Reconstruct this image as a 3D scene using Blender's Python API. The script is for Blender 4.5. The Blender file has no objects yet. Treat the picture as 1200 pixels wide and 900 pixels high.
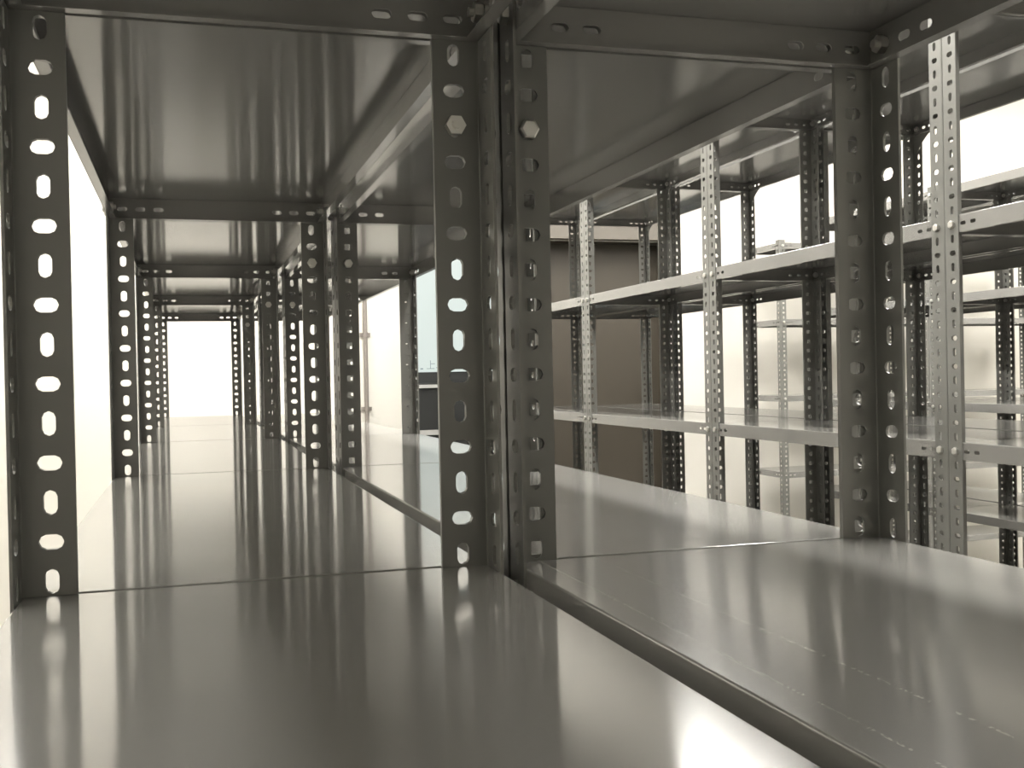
import bpy, math, random
from mathutils import Matrix, Vector

# ------------------------------------------------------------------ camera
S = bpy.context.scene
COL = S.collection
MM = 0.001
cam_data = bpy.data.cameras.new('camera')
cam = bpy.data.objects.new('camera', cam_data)
COL.objects.link(cam)
cam_data.sensor_width = 36.0
cam_data.lens = 36.0 * 1269.3 / 1200.0
cam_data.clip_start = 0.01
cam_data.clip_end = 60
yaw, pitch, roll = math.radians(16.680), math.radians(-0.433), math.radians(-1.1666)
F = Vector((math.sin(yaw) * math.cos(pitch), math.cos(yaw) * math.cos(pitch), math.sin(pitch)))
R0 = Vector((math.cos(yaw), -math.sin(yaw), 0))
U0 = R0.cross(F)
R = R0 * math.cos(roll) + U0 * math.sin(roll)
U = -R0 * math.sin(roll) + U0 * math.cos(roll)
m = Matrix(((R.x, U.x, -F.x), (R.y, U.y, -F.y), (R.z, U.z, -F.z)))
cam.matrix_world = Matrix.Translation((-0.10142, -0.74247, 0.13304)) @ m.to_4x4()
S.camera = cam

# ------------------------------------------------------------------ world, exposure
w = bpy.data.worlds.new('world')
S.world = w
w.use_nodes = True
w.node_tree.nodes['Background'].inputs[0].default_value = (0.9, 0.92, 1.0, 1)
w.node_tree.nodes['Background'].inputs[1].default_value = 0.05
S.view_settings.view_transform = 'Standard'
S.view_settings.look = 'None'
S.view_settings.gamma = 1.0
S.view_settings.use_curve_mapping = False
S.view_settings.exposure = 0.0

FLOOR = -1.2662          # z of the floor; z = 0 is the top of the shelf the camera looks along
CEIL = 1.95
X_LEFT, X_RIGHT, Y_FRONT, Y_BACK = -1.5, 6.2, -2.6, 4.75

# ceiling lamps: (x, y, strength); the fixtures are built in ceiling_light() below
LIGHTS = [(x, y, k) for x, f, c, n in ((-0.75, 1.1, 0.75, 0.6), (0.81, 1.9, 1.4, 1.7), (2.21, 1.3, 0.8, 0.8),
                                       (3.75, 1.3, 0.8, 0.6), (5.3, 1.2, 0.8, 0.5))  # last row: extra unseen lamps, added to whiten the wall at right
          for y, k in ((3.4, f), (1.8, c), (0.15, n))]
S.cycles.use_denoising = True
S.cycles.denoising_prefilter = 'ACCURATE'
LIGHT_POWER = 60.0
LIGHT_COLOR = (1.0, 0.968, 0.905)

# ------------------------------------------------------------------ materials
def mat(name, color, rough=0.5, metallic=0.0, noise=0.0, scale=40.0, bump=0.0, spec=0.5, rough_var=0.0):
    mt = bpy.data.materials.new(name)
    mt.use_nodes = True
    nt = mt.node_tree
    b = nt.nodes['Principled BSDF']
    b.inputs['Base Color'].default_value = (*color, 1)
    b.inputs['Roughness'].default_value = rough
    b.inputs['Metallic'].default_value = metallic
    b.inputs['Specular IOR Level'].default_value = spec
    if noise or bump or rough_var:
        tc = nt.nodes.new('ShaderNodeTexCoord')
        n = nt.nodes.new('ShaderNodeTexNoise')
        n.inputs['Scale'].default_value = scale
        n.inputs['Detail'].default_value = 4
        nt.links.new(tc.outputs['Object'], n.inputs['Vector'])
        if noise:
            r = nt.nodes.new('ShaderNodeMapRange')
            r.inputs['To Min'].default_value = 1 - noise
            r.inputs['To Max'].default_value = 1 + noise
            nt.links.new(n.outputs['Fac'], r.inputs['Value'])
            mx = nt.nodes.new('ShaderNodeVectorMath')
            mx.operation = 'SCALE'
            mx.inputs[0].default_value = color
            nt.links.new(r.outputs['Result'], mx.inputs['Scale'])
            nt.links.new(mx.outputs['Vector'], b.inputs['Base Color'])
        if rough_var:
            r2 = nt.nodes.new('ShaderNodeMapRange')
            r2.inputs['To Min'].default_value = rough - rough_var
            r2.inputs['To Max'].default_value = rough + rough_var
            nt.links.new(n.outputs['Fac'], r2.inputs['Value'])
            nt.links.new(r2.outputs['Result'], b.inputs['Roughness'])
        if bump:
            bp = nt.nodes.new('ShaderNodeBump')
            bp.inputs['Strength'].default_value = bump
            bp.inputs['Distance'].default_value = 0.002
            nt.links.new(n.outputs['Fac'], bp.inputs['Height'])
            nt.links.new(bp.outputs['Normal'], b.inputs['Normal'])
    return mt

STEEL = (0.150, 0.150, 0.139)
M_STEEL = mat('grey_painted_steel', STEEL, 0.30, 0.0, noise=0.04, scale=25)
M_TRAY = mat('grey_painted_sheet', (0.195, 0.192, 0.182), 0.115, 0.0)
def rolled(mt, amount):
    """rolled sheet: its gloss is drawn out along the length of the tray"""
    nt = mt.node_tree
    b = nt.nodes['Principled BSDF']
    b.inputs['Anisotropic'].default_value = amount
    vt = nt.nodes.new('ShaderNodeVectorTransform')
    vt.vector_type, vt.convert_from, vt.convert_to = 'VECTOR', 'OBJECT', 'WORLD'
    vt.inputs[0].default_value = (0, 1, 0.6)
    nt.links.new(vt.outputs[0], b.inputs['Tangent'])
rolled(M_TRAY, 0.85)
M_TRAY.node_tree.nodes['Principled BSDF'].inputs['IOR'].default_value = 1.65
def paint_grain(mt, color, spread):
    """very fine light and dark grain in the paint, far below what the eye resolves"""
    nt = mt.node_tree
    tc = nt.nodes.new('ShaderNodeTexCoord')
    sc = nt.nodes.new('ShaderNodeVectorMath')
    sc.operation = 'SCALE'
    sc.inputs['Scale'].default_value = 9000
    wn = nt.nodes.new('ShaderNodeTexWhiteNoise')
    mr = nt.nodes.new('ShaderNodeMapRange')
    mr.inputs['To Min'].default_value = 1 - spread
    mr.inputs['To Max'].default_value = 1 + spread
    mx = nt.nodes.new('ShaderNodeVectorMath')
    mx.operation = 'SCALE'
    mx.inputs[0].default_value = color
    nt.links.new(tc.outputs['Object'], sc.inputs[0])
    nt.links.new(sc.outputs['Vector'], wn.inputs['Vector'])
    nt.links.new(wn.outputs['Value'], mr.inputs['Value'])
    nt.links.new(mr.outputs['Result'], mx.inputs['Scale'])
    nt.links.new(mx.outputs['Vector'], nt.nodes['Principled BSDF'].inputs['Base Color'])
paint_grain(M_TRAY, (0.195, 0.192, 0.182), 0.95)
M_ZINC = mat('zinc', (0.62, 0.61, 0.58), 0.35, 0.9)
M_WALL = mat('white_wall_paint', (0.66, 0.64, 0.59), 0.8, noise=0.015, scale=3)
M_CEIL = mat('white_ceiling_paint', (0.80, 0.80, 0.78), 0.9)
M_FLOOR = mat('grey_floor', (0.52, 0.51, 0.48), 0.45, noise=0.08, scale=6)
M_BROWN = mat('brown_door_paint', (0.040, 0.033, 0.023), 0.5, noise=0.06, scale=4)
M_BEIGE = mat('beige_housing', (0.112, 0.101, 0.086), 0.6)
M_BLACK = mat('black_plastic', (0.012, 0.013, 0.013), 0.4)
M_DARK = mat('dark_laminate', (0.009, 0.010, 0.010), 0.45)
M_EDGE = mat('grey_edge', (0.30, 0.30, 0.29), 0.4)
M_PIPE = mat('grey_conduit', (0.20, 0.178, 0.162), 0.45)
M_HOUSING = mat('white_housing', (0.8, 0.8, 0.78), 0.4)
M_INK = mat('dark_ink', (0.16, 0.22, 0.24), 0.6)

def emit(name, color, strength):
    mt = bpy.data.materials.new(name)
    mt.use_nodes = True
    b = mt.node_tree.nodes['Principled BSDF']
    b.inputs['Base Color'].default_value = (*color, 1)
    b.inputs['Emission Color'].default_value = (*color, 1)
    b.inputs['Emission Strength'].default_value = strength
    return mt
M_SCREEN = emit('pale_blue_screen', (0.62, 0.70, 0.665), 0.95)
M_SCREEN.node_tree.nodes['Principled BSDF'].inputs['Base Color'].default_value = (0.04, 0.045, 0.045, 1)

# the tray at the right foreground carries two rubbed lines along its length
def worn_tray():
    mt = M_TRAY.copy()
    mt.name = 'grey_painted_sheet_rubbed'
    nt = mt.node_tree
    b = nt.nodes['Principled BSDF']
    tc = nt.nodes.new('ShaderNodeTexCoord')
    sx = nt.nodes.new('ShaderNodeSeparateXYZ')
    nt.links.new(tc.outputs['Object'], sx.inputs[0])
    def math_node(op, a, bb=None):
        n = nt.nodes.new('ShaderNodeMath')
        n.operation = op
        for i, v in enumerate((a, bb)):
            if v is None: continue
            if isinstance(v, (int, float)): n.inputs[i].default_value = v
            else: nt.links.new(v, n.inputs[i])
        return n.outputs[0]
    wob = nt.nodes.new('ShaderNodeTexNoise')
    wob.inputs['Scale'].default_value = 420
    wob.inputs['Detail'].default_value = 3
    nt.links.new(tc.outputs['Object'], wob.inputs['Vector'])
    dash = nt.nodes.new('ShaderNodeTexNoise')
    dash.inputs['Scale'].default_value = 90
    nt.links.new(tc.outputs['Object'], dash.inputs['Vector'])
    total = None
    for x0, wd in ((0.063, 0.0009), (0.021, 0.0008)):
        d = math_node('ABSOLUTE', math_node('SUBTRACT', sx.outputs['X'], x0))
        inside = math_node('LESS_THAN', d, wd)
        total = inside if total is None else math_node('MAXIMUM', total, inside)
    spots = math_node('GREATER_THAN', wob.outputs['Fac'], 0.52)
    gaps = math_node('GREATER_THAN', dash.outputs['Fac'], 0.44)
    fac = math_node('MULTIPLY', math_node('MULTIPLY', total, math_node('MULTIPLY', spots, gaps)), 0.42)
    mx = nt.nodes.new('ShaderNodeMix')
    mx.data_type = 'RGBA'
    mx.inputs[7].default_value = (0.55, 0.54, 0.50, 1)
    nt.links.new(fac, mx.inputs[0])
    nt.links.new(b.inputs['Base Color'].links[0].from_socket, mx.inputs[6])
    nt.links.new(mx.outputs[2], b.inputs['Base Color'])
    return mt
M_WORN = worn_tray()

# ------------------------------------------------------------------ mesh helpers
class MB:
    def __init__(s): s.v, s.f = [], []
    def add(s, pts): 
        i = len(s.v); s.v += [tuple(p) for p in pts]; return list(range(i, i + len(pts)))
    def face(s, pts): s.f.append(s.add(pts))
    def mesh(s, name, material):
        me = bpy.data.meshes.new(name)
        me.from_pydata(s.v, [], s.f)
        me.materials.append(material)
        me.update()
        return me

def box(mb, x0, y0, z0, x1, y1, z1):
    p = [(x, y, z) for x in (x0, x1) for y in (y0, y1) for z in (z0, z1)]
    for q in ((0, 1, 3, 2), (4, 6, 7, 5), (0, 4, 5, 1), (2, 3, 7, 6), (0, 2, 6, 4), (1, 5, 7, 3)):
        mb.face([p[i] for i in q])

def stadium(cu, cv, wu, wv):
    """12 points of a rounded slot, counter-clockwise, three to a quadrant"""
    r = min(wu, wv) / 2
    du, dv = wu / 2 - r, wv / 2 - r
    out = []
    for q in range(4):
        su, sv = ((1, 1), (-1, 1), (-1, -1), (1, -1))[q]
        for k in (0.06, 0.5, 0.94):
            a = (q + k) * math.pi / 2
            out.append((cu + su * du + r * math.cos(a), cv + sv * dv + r * math.sin(a)))
    return out

def slot_plate(mb, O, Uv, Vv, Nv, t, v0, v1, cells):
    """flat plate of thickness t: cells = (a, b, slot or None) along u; Uv x Vv = Nv"""
    O, Uv, Vv, Nv = Vector(O), Vector(Uv), Vector(Vv), Vector(Nv)
    P = lambda u, v, n: O + Uv * u + Vv * v + Nv * n
    for a, b, s in cells:
        cor = [(b, v1), (a, v1), (a, v0), (b, v0)]
        if s is None:
            mb.face([P(u, v, t) for u, v in reversed(cor)][::-1])
            mb.face([P(u, v, 0) for u, v in cor][::-1])
        else:
            h = stadium(*s)
            ids = {}
            for n in (0, t):
                ids[n] = (mb.add([P(u, v, n) for u, v in h]), mb.add([P(u, v, n) for u, v in cor]))
            for i in range(12):
                j = (i + 1) % 12
                q, q2 = i // 3, j // 3
                for n in (0, t):
                    H, C = ids[n]
                    f = [H[i], C[q], C[q2], H[j]] if q != q2 else [H[i], C[q], H[j]]
                    mb.f.append(f if n else f[::-1])
                mb.f.append([ids[0][0][i], ids[0][0][j], ids[t][0][j], ids[t][0][i]])
    a, b = cells[0][0], cells[-1][1]
    for u in (a, b):
        mb.face([P(u, v0, 0), P(u, v1, 0), P(u, v1, t), P(u, v0, t)])
    for v in (v0, v1):
        mb.face([P(a, v, 0), P(b, v, 0), P(b, v, t), P(a, v, t)])

# ------------------------------------------------------------------ rack parts (millimetres -> metres)
DEPTH, BAY, FL = 0.308, 0.9096, 0.035
TOP = 2.080
LEVELS = (-1.2, -0.8, -0.4, 0.0, 0.4, 0.8)

def upright_mesh(flip=0, shift=0.0):
    """slotted steel angle, outer corner on the local z axis, flanges along +x and +y"""
    mb = MB()
    t = 0.002
    cells = [(0, 0.0125 + shift, None)]
    for i in range(82):
        z = 0.025 + 0.025 * i + shift
        cells.append((z - 0.0125, z + 0.0125,
                      (z, 0.020, 0.0155, 0.0085) if (i + flip) % 2 == 0 else (z, 0.020, 0.0095, 0.0150)))
    cells.append((0.025 * 82 + 0.0125 + shift, TOP, None))
    slot_plate(mb, (0, 0, 0), (0, 0, 1), (1, 0, 0), (0, 1, 0), t, 0.003, FL, cells)
    slot_plate(mb, (0, 0, 0), (0, 0, 1), (0, 1, 0), (1, 0, 0), t, 0.003, FL, cells)
    c = 0.003
    ring = [(c - rr * math.cos(a), c - rr * math.sin(a)) for rr, an in ((0.003, (0, 30, 60, 90)), (0.001, (90, 60, 30, 0)))
            for a in [math.radians(x) for x in an]]
    n = len(ring)
    for i in range(n):
        x0, y0 = ring[i]; x1, y1 = ring[(i + 1) % n]
        mb.face([(x0, y0, 0), (x1, y1, 0), (x1, y1, TOP), (x0, y0, TOP)])
    for z in (0, TOP):
        for i in range(3):
            mb.face([(ring[k][0], ring[k][1], z) for k in (i, i + 1, 6 - i, 7 - i)])
    return mb.mesh('upright', M_STEEL)

def tray_mesh(material, name='shelf'):
    """folded sheet tray, top at local z = 0, lips with slots near their ends and a return at the bottom"""
    mb = MB()
    g, r, h, t = 0.0021, 0.0016, 0.031, 0.001
    X0, Y0, X1, Y1 = g, g, DEPTH - g, BAY - g
    rings = []
    for k in range(5):
        a = k / 4 * math.pi / 2
        i, z = r - r * math.sin(a), -r + r * math.cos(a)
        rings.append(mb.add([(X0 + i, Y0 + i, z), (X1 - i, Y0 + i, z), (X1 - i, Y1 - i, z), (X0 + i, Y1 - i, z)]))
    mb.f.append(rings[0])
    for k in range(4):
        for i in range(4):
            j = (i + 1) % 4
            mb.f.append([rings[k][i], rings[k + 1][i], rings[k + 1][j], rings[k][j]])
    mb.face([(X0 + t, Y0 + t, -t), (X0 + t, Y1 - t, -t), (X1 - t, Y1 - t, -t), (X1 - t, Y0 + t, -t)])
    def cells(L):
        c = [(g, 0.0075, None)]
        for p in (0.020, 0.045, 0.070):
            c.append((p - 0.0125, p + 0.0125, (p, -0.0162, 0.0140, 0.0065)))
        c.append((0.0825, L - 0.0825, None))
        for p in (L - 0.070, L - 0.045, L - 0.020):
            c.append((p - 0.0125, p + 0.0125, (p, -0.0162, 0.0140, 0.0065)))
        c.append((L - 0.0075, L - g, None))
        return c
    zb, zt = -h, -r
    slot_plate(mb, (X1, 0, 0), (0, 1, 0), (0, 0, 1), (-1, 0, 0), t, zb, zt, cells(BAY))
    slot_plate(mb, (X0, 0, 0), (0, 1, 0), (0, 0, 1), (1, 0, 0), t, zb, zt, cells(BAY))
    slot_plate(mb, (0, Y0, 0), (1, 0, 0), (0, 0, 1), (0, 1, 0), t, zb, zt, cells(DEPTH))
    slot_plate(mb, (0, Y1, 0), (1, 0, 0), (0, 0, 1), (0, -1, 0), t, zb, zt, cells(DEPTH))
    q = 0.010
    for z in (-h, -h + t):
        mb.face([(X0, Y0, z), (X0 + q, Y0 + q, z), (X0 + q, Y1 - q, z), (X0, Y1, z)])
        mb.face([(X1, Y0, z), (X1 - q, Y0 + q, z), (X1 - q, Y1 - q, z), (X1, Y1, z)])
        mb.face([(X0, Y0, z), (X0 + q, Y0 + q, z), (X1 - q, Y0 + q, z), (X1, Y0, z)])
        mb.face([(X0, Y1, z), (X0 + q, Y1 - q, z), (X1 - q, Y1 - q, z), (X1, Y1, z)])
    for a, b in (((X0 + q, Y0 + q), (X0 + q, Y1 - q)), ((X1 - q, Y0 + q), (X1 - q, Y1 - q)),
                 ((X0 + q, Y0 + q), (X1 - q, Y0 + q)), ((X0 + q, Y1 - q), (X1 - q, Y1 - q))):
        mb.face([(*a, -h), (*b, -h), (*b, -h + t), (*a, -h + t)])
    return mb.mesh(name, material)

def prism(mb, n, r, z0, z1, dome=0.0, rot=0.0):
    pts = [(r * math.cos(rot + 2 * math.pi * i / n), r * math.sin(rot + 2 * math.pi * i / n)) for i in range(n)]
    a = mb.add([(x, y, z0) for x, y in pts]); b = mb.add([(x, y, z1) for x, y in pts])
    for i in range(n):
        j = (i + 1) % n
        mb.f.append([a[i], a[j], b[j], b[i]])
    mb.f.append(a[::-1])
    if dome:
        c = mb.add([(x * 0.8, y * 0.8, z1 + dome) for x, y in pts])
        for i in range(n):
            j = (i + 1) % n
            mb.f.append([b[i], b[j], c[j], c[i]])
        mb.f.append(c)
    else:
        mb.f.append(b)

def bolt_mesh(grip, name):
    """hexagon bolt along local z: head above z = 0, shank and nut below"""
    mb = MB()
    prism(mb, 6, 0.0072, 0, 0.0046, 0.0008)
    prism(mb, 10, 0.0034, -grip - 0.0095, -0.0001, 0)
    prism(mb, 6, 0.0072, -grip - 0.0060, -grip, 0)
    return mb.mesh(name, M_ZINC)

def gusset_mesh():
    """corner plate with a hollow slanting edge, in the local y-z plane, corner at the origin, reaching to -y and -z"""
    mb = MB()
    a, b, t = 0.074, 0.080, 0.0015
    pts = [(0, 0), (-a, 0)]
    for k in range(1, 8):
        s = k / 8
        y = -a * (1 - s) ** 1.6
        z = -b * s ** 1.25
        pts.append((y, z))
    pts.append((0, -b))
    n = len(pts)
    for x in (0, t):
        ids = mb.add([(x, y, z) for y, z in pts])
        for i in range(1, n - 1):
            mb.f.append([ids[0], ids[i], ids[i + 1]])
    for i in range(n):
        (y0, z0), (y1, z1) = pts[i], pts[(i + 1) % n]
        mb.face([(0, y0, z0), (0, y1, z1), (t, y1, z1), (t, y0, z0)])
    return mb.mesh('gusset_plate', M_STEEL)

ME_UP, ME_FLIP = upright_mesh(), upright_mesh(1)     # the second is the same angle fitted the other way up
ME_OFF = upright_mesh(0, 0.0125)                      # an angle cut half a pitch off
ME_TRAY, ME_WORN = tray_mesh(M_TRAY), tray_mesh(M_WORN)
ME_BOLT, ME_JOINT, ME_GUS = bolt_mesh(0.0036, 'bolt'), bolt_mesh(0.0046, 'bolt'), gusset_mesh()

def part(name, me, parent, loc=(0, 0, 0), rot=(0, 0, 0)):
    o = bpy.data.objects.new(name, me)
    COL.objects.link(o)
    o.parent = parent
    o.location = loc
    o.rotation_euler = rot
    return o

def thing(name, label, cat, loc=(0, 0, 0), rz=0.0, group=None):
    o = bpy.data.objects.new(name, None)
    COL.objects.link(o)
    o.empty_display_size = 0.1
    o.location = loc
    o.rotation_euler = (0, 0, rz)
    o['label'] = label
    o['category'] = cat
    if group: o['group'] = group
    return o

def structure(name, mb, material, bevel=0):
    o = bpy.data.objects.new(name, mb.mesh(name, material))
    COL.objects.link(o)
    o['kind'] = 'structure'
    return o

# ------------------------------------------------------------------ room shell
def slab(name, a, b, material):
    mb = MB(); box(mb, *a, *b); return structure(name, mb, material)
T = 0.15
slab('floor', (X_LEFT - T, Y_FRONT - T, FLOOR - T), (X_RIGHT + T, Y_BACK + T + 0.3, FLOOR), M_FLOOR)
slab('ceiling', (X_LEFT - T, Y_FRONT - T, CEIL), (X_RIGHT + T, Y_BACK + T + 0.3, CEIL + T), M_CEIL)
slab('wall_left', (X_LEFT - T, Y_FRONT, FLOOR), (X_LEFT, Y_BACK, CEIL), M_WALL)
slab('wall_right', (X_RIGHT, Y_FRONT, FLOOR), (X_RIGHT + T, Y_BACK, CEIL), M_WALL)
slab('wall_front', (X_LEFT - T, Y_FRONT - T, FLOOR), (X_RIGHT + T, Y_FRONT, CEIL), M_WALL)
# end wall with the recess of the brown door
DX0, DX1, DZ = 1.60, 2.445, 0.852
mb = MB()
box(mb, X_LEFT - T, Y_BACK, FLOOR, DX0, Y_BACK + 0.3, CEIL)
box(mb, DX1, Y_BACK, FLOOR, X_RIGHT + T, Y_BACK + 0.3, CEIL)
box(mb, DX0, Y_BACK, DZ, DX1, Y_BACK + 0.3, CEIL)
structure('wall_back', mb, M_WALL)
mb = MB()
box(mb, DX0 + 0.004, Y_BACK + 0.10, FLOOR + 0.004, DX1 - 0.004, Y_BACK + 0.15, DZ - 0.004)
structure('door_1', mb, M_BROWN)
mb = MB()                                   # brown lining of the recess
box(mb, DX0 + 0.0005, Y_BACK + 0.001, FLOOR + 0.001, DX0 + 0.0035, Y_BACK + 0.0995, DZ - 0.0045)
box(mb, DX1 - 0.0035, Y_BACK + 0.001, FLOOR + 0.001, DX1 - 0.0005, Y_BACK + 0.0995, DZ - 0.0045)
box(mb, DX0 + 0.0005, Y_BACK + 0.001, DZ - 0.0035, DX1 - 0.0005, Y_BACK + 0.0995, DZ - 0.0005)
structure('trim_2', mb, M_BROWN)

# ------------------------------------------------------------------ shelving
ROT = {(0, 0): 0, (1, 0): 90, (1, 1): 180, (0, 1): 270}

def shelving_unit(x, y, label, group, rz=0.0, bolt_levels=(0.0, 0.4, 0.8), gussets=(), joint=(), worn=None, flipped=(), offset=()):
    """one bay: corner at (x, y), depth along local x, length along local y"""
    t = thing('shelving_unit', label, 'shelving unit', (x, y, FLOOR), rz, group)
    for (i, j), a in ROT.items():
        part('upright', ME_OFF if (j == 0 and i in offset) else ME_FLIP if (j == 0 and i in flipped) else ME_UP, t, (i * DEPTH, j * BAY, 0), (0, 0, math.radians(a)))
    for lv in LEVELS:
        part('shelf', ME_WORN if worn == lv else ME_TRAY, t, (0, 0, lv - FLOOR))
    for lv in bolt_levels:
        z = lv - 0.0162 - FLOOR
        for j in (0, 1):
            yy = 0.020 if j == 0 else BAY - 0.020
            part('bolt', ME_BOLT, t, (0, yy, z), (0, -math.pi / 2, 0))
            part('bolt', ME_BOLT, t, (DEPTH, yy, z), (0, math.pi / 2, 0))
    for side, lv in gussets:
        xx = 0.00205 if side == 0 else DEPTH - 0.00205 - 0.0015
        part('gusset_plate', ME_GUS, t, (xx, BAY - 0.0032, lv - 0.0315 - FLOOR))
    for i, head_near, lv in joint:          # bolts that tie this bay to the next one
        xx = 0.020 if i == 0 else DEPTH - 0.020
        if head_near:
            part('bolt', ME_JOINT, t, (xx, BAY - 0.002, lv - FLOOR), (math.pi / 2, 0, 0))
        else:
            part('bolt', ME_JOINT, t, (xx, BAY + 0.0026, lv - FLOOR), (-math.pi / 2, 0, 0))
    return t

P = 0.910
ORD = ['first', 'second', 'third', 'fourth', 'fifth']
XL, XR, XM, XN, XQ, XT = -0.206, 0.1163, 1.197, 1.520, 2.601, 2.924
for k in range(-1, 4):
    what = ['foreground unit the camera stands in', 'second unit', 'third unit', 'fourth unit', 'farthest unit'][k + 1]
    shelving_unit(XL, k * P, 'dark grey slotted steel shelving, %s of the left-hand row' % what,
                  'shelving units of the left-hand row', bolt_levels=(0.0, 0.4),
                  joint=((1, False, 0.3088),) if k < 3 else (), flipped=(1,) if k in (2, 3) else ())
    what = ['nearest unit, rubbed shelf', 'second unit', 'third unit', 'fourth unit', 'farthest unit'][k + 1]
    shelving_unit(XR, k * P, 'dark grey slotted steel shelving, row just right of centre, %s' % what,
                  'shelving units of the row right of centre', bolt_levels=(0.0, 0.4),
                  joint=((0, True, 0.3088),) if k < 3 else (), worn=0.0 if k == -1 else None,
                  flipped=(0, 1) if k in (0, 1) else (1,), offset=(1,) if k == 2 else ())
YM = -0.024
for k in range(4):
    shelving_unit(XM, YM + k * P, 'grey shelving with pale front uprights across the aisle, %s unit from the right' % ORD[k],
                  'shelving units across the aisle', flipped=(1,))
    shelving_unit(XN, YM + k * P, 'grey shelving behind the pale-fronted row, back to back with its %s unit from the right' % ORD[k],
                  'shelving units behind the pale-fronted row', gussets=((1, 0.8),), flipped=(0, 1))
for k in range(4):
    shelving_unit(XQ, YM + k * P, 'grey shelving seen through the racks at far right, %s unit of that row' % ['nearest', 'second', 'third', 'farthest'][k],
                  'shelving units seen through at far right', flipped=(1,))
    shelving_unit(XT, YM + k * P, 'grey shelving backing the far right row, behind its %s unit' % ['nearest', 'second', 'third', 'farthest'][k],
                  'shelving units backing the far right row', bolt_levels=(0.0, 0.4), flipped=(0, 1))
for k in range(2):
    shelving_unit(2.866 + k * P, 4.572, ['pale grey shelving corner standing against the white end wall', 'pale grey shelving against the end wall, right of the corner unit'][k],
                  'shelving units against the end wall', rz=-math.pi / 2, gussets=((1, 0.8),))

# ------------------------------------------------------------------ things at the end wall
# door lintel housing
mb = MB()
box(mb, DX0 - 0.05, Y_BACK - 0.07, DZ + 0.004, DX1 + 0.05, Y_BACK - 0.0005, DZ + 0.22)
t = structure('trim_1', mb, M_BEIGE)

# conduit
def tube(mb, x, y, z0, z1, r, n=14):
    p = [(x + r * math.cos(2 * math.pi * i / n), y + r * math.sin(2 * math.pi * i / n)) for i in range(n)]
    a = mb.add([(*q, z0) for q in p]); b = mb.add([(*q, z1) for q in p])
    for i in range(n):
        j = (i + 1) % n
        mb.f.append([a[i], a[j], b[j], b[i]])
    mb.f.append(a[::-1]); mb.f.append(b)
CX = 0.768
t = thing('conduit_pipe', 'thin grey conduit pipe clamped upright to the white end wall', 'pipe', (CX, Y_BACK - 0.022, FLOOR))
mb = MB(); tube(mb, 0, 0, 0.9, CEIL - FLOOR - 0.002, 0.0105)
part('pipe', mb.mesh('pipe', M_PIPE), t)
for z in (0.356, -0.02, -0.30):
    mb = MB()
    tube(mb, 0, 0, -0.012, 0.012, 0.0135)
    box(mb, -0.027, 0.013, -0.010, 0.027, 0.0215, 0.010)
    part('pipe_clamp', mb.mesh('pipe_clamp', M_PIPE), t, (0, 0, z - FLOOR))

# dark cabinet with grey strips and the pale blue panel on it
BX0, BX1 = 0.985, 1.47
t = thing('cabinet', 'black cabinet with grey edge strips under the pale blue panel', 'cabinet', (0, 0, FLOOR))
mb = MB(); box(mb, BX0 - 0.03, Y_BACK - 0.42, 0, BX1, Y_BACK - 0.02, 0.105 - FLOOR)
part('body', mb.mesh('body', M_DARK), t)
mb = MB(); box(mb, BX0 - 0.03, Y_BACK - 0.428, -0.142 - FLOOR, BX1, Y_BACK - 0.4205, -0.118 - FLOOR)
part('edge_strip', mb.mesh('edge_strip', M_EDGE), t)
mb = MB(); box(mb, 0, -0.0075, 0, BX1 - BX0 + 0.03, 0, 0.016)
part('edge_strip', mb.mesh('edge_strip', M_EDGE), t, (BX0 - 0.03, Y_BACK - 0.4205, 0.083 - FLOOR), (0, math.radians(-0.0), 0))
t = thing('display_panel', 'pale blue lit panel in a black frame standing on the black cabinet', 'screen', (BX0, Y_BACK - 0.22, 0.1055))
mb = MB(); box(mb, 0, 0, 0, BX1 - BX0, 0.05, 0.66)
part('frame', mb.mesh('frame', M_BLACK), t)
mb = MB(); box(mb, 0.004, -0.004, 0.054, BX1 - BX0 - 0.01, -0.0002, 0.65)
scr = part('screen', mb.mesh('screen', M_SCREEN), t)
for (x, z, ww, hh) in ((0.070, 0.072, 0.003, 0.040), (0.052, 0.070, 0.040, 0.003), (0.074, 0.094, 0.020, 0.003),
                       (0.020, 0.068, 0.014, 0.006), (0.100, 0.074, 0.022, 0.003)):
    mb = MB(); box(mb, x, -0.0052, z, x + ww, -0.0042, z + hh)
    part('printed_mark', mb.mesh('printed_mark', M_INK), scr)

# ------------------------------------------------------------------ ceiling lights (overhead, above the frame)
def ceiling_light(x, y, s):
    where = {-0.75: 'aisle left of the left-hand row', 0.81: 'aisle in front of the pale uprights', 2.21: 'aisle behind the pale-fronted row',
             3.75: 'space right of the far right row', 5.3: 'right-hand wall side, added to brighten the wall there'}[x]
    along = 'near the end wall' if y > 3 else 'halfway along' if y > 1 else 'nearest the camera'
    t = thing('ceiling_light', 'white ceiling light over the %s, %s' % (where, along), 'light', (x, y, CEIL - 0.07), 0, 'ceiling lights')
    mb = MB(); box(mb, -0.085, -0.62, 0.012, 0.085, 0.62, 0.0695)
    part('housing', mb.mesh('housing', M_HOUSING), t)
    mb = MB(); box(mb, -0.075, -0.61, -0.006, 0.075, 0.61, 0.0118)
    part('diffuser', mb.mesh('diffuser', emit('lit_diffuser', LIGHT_COLOR, LIGHT_POWER * s)), t)
for l in LIGHTS: ceiling_light(*l)
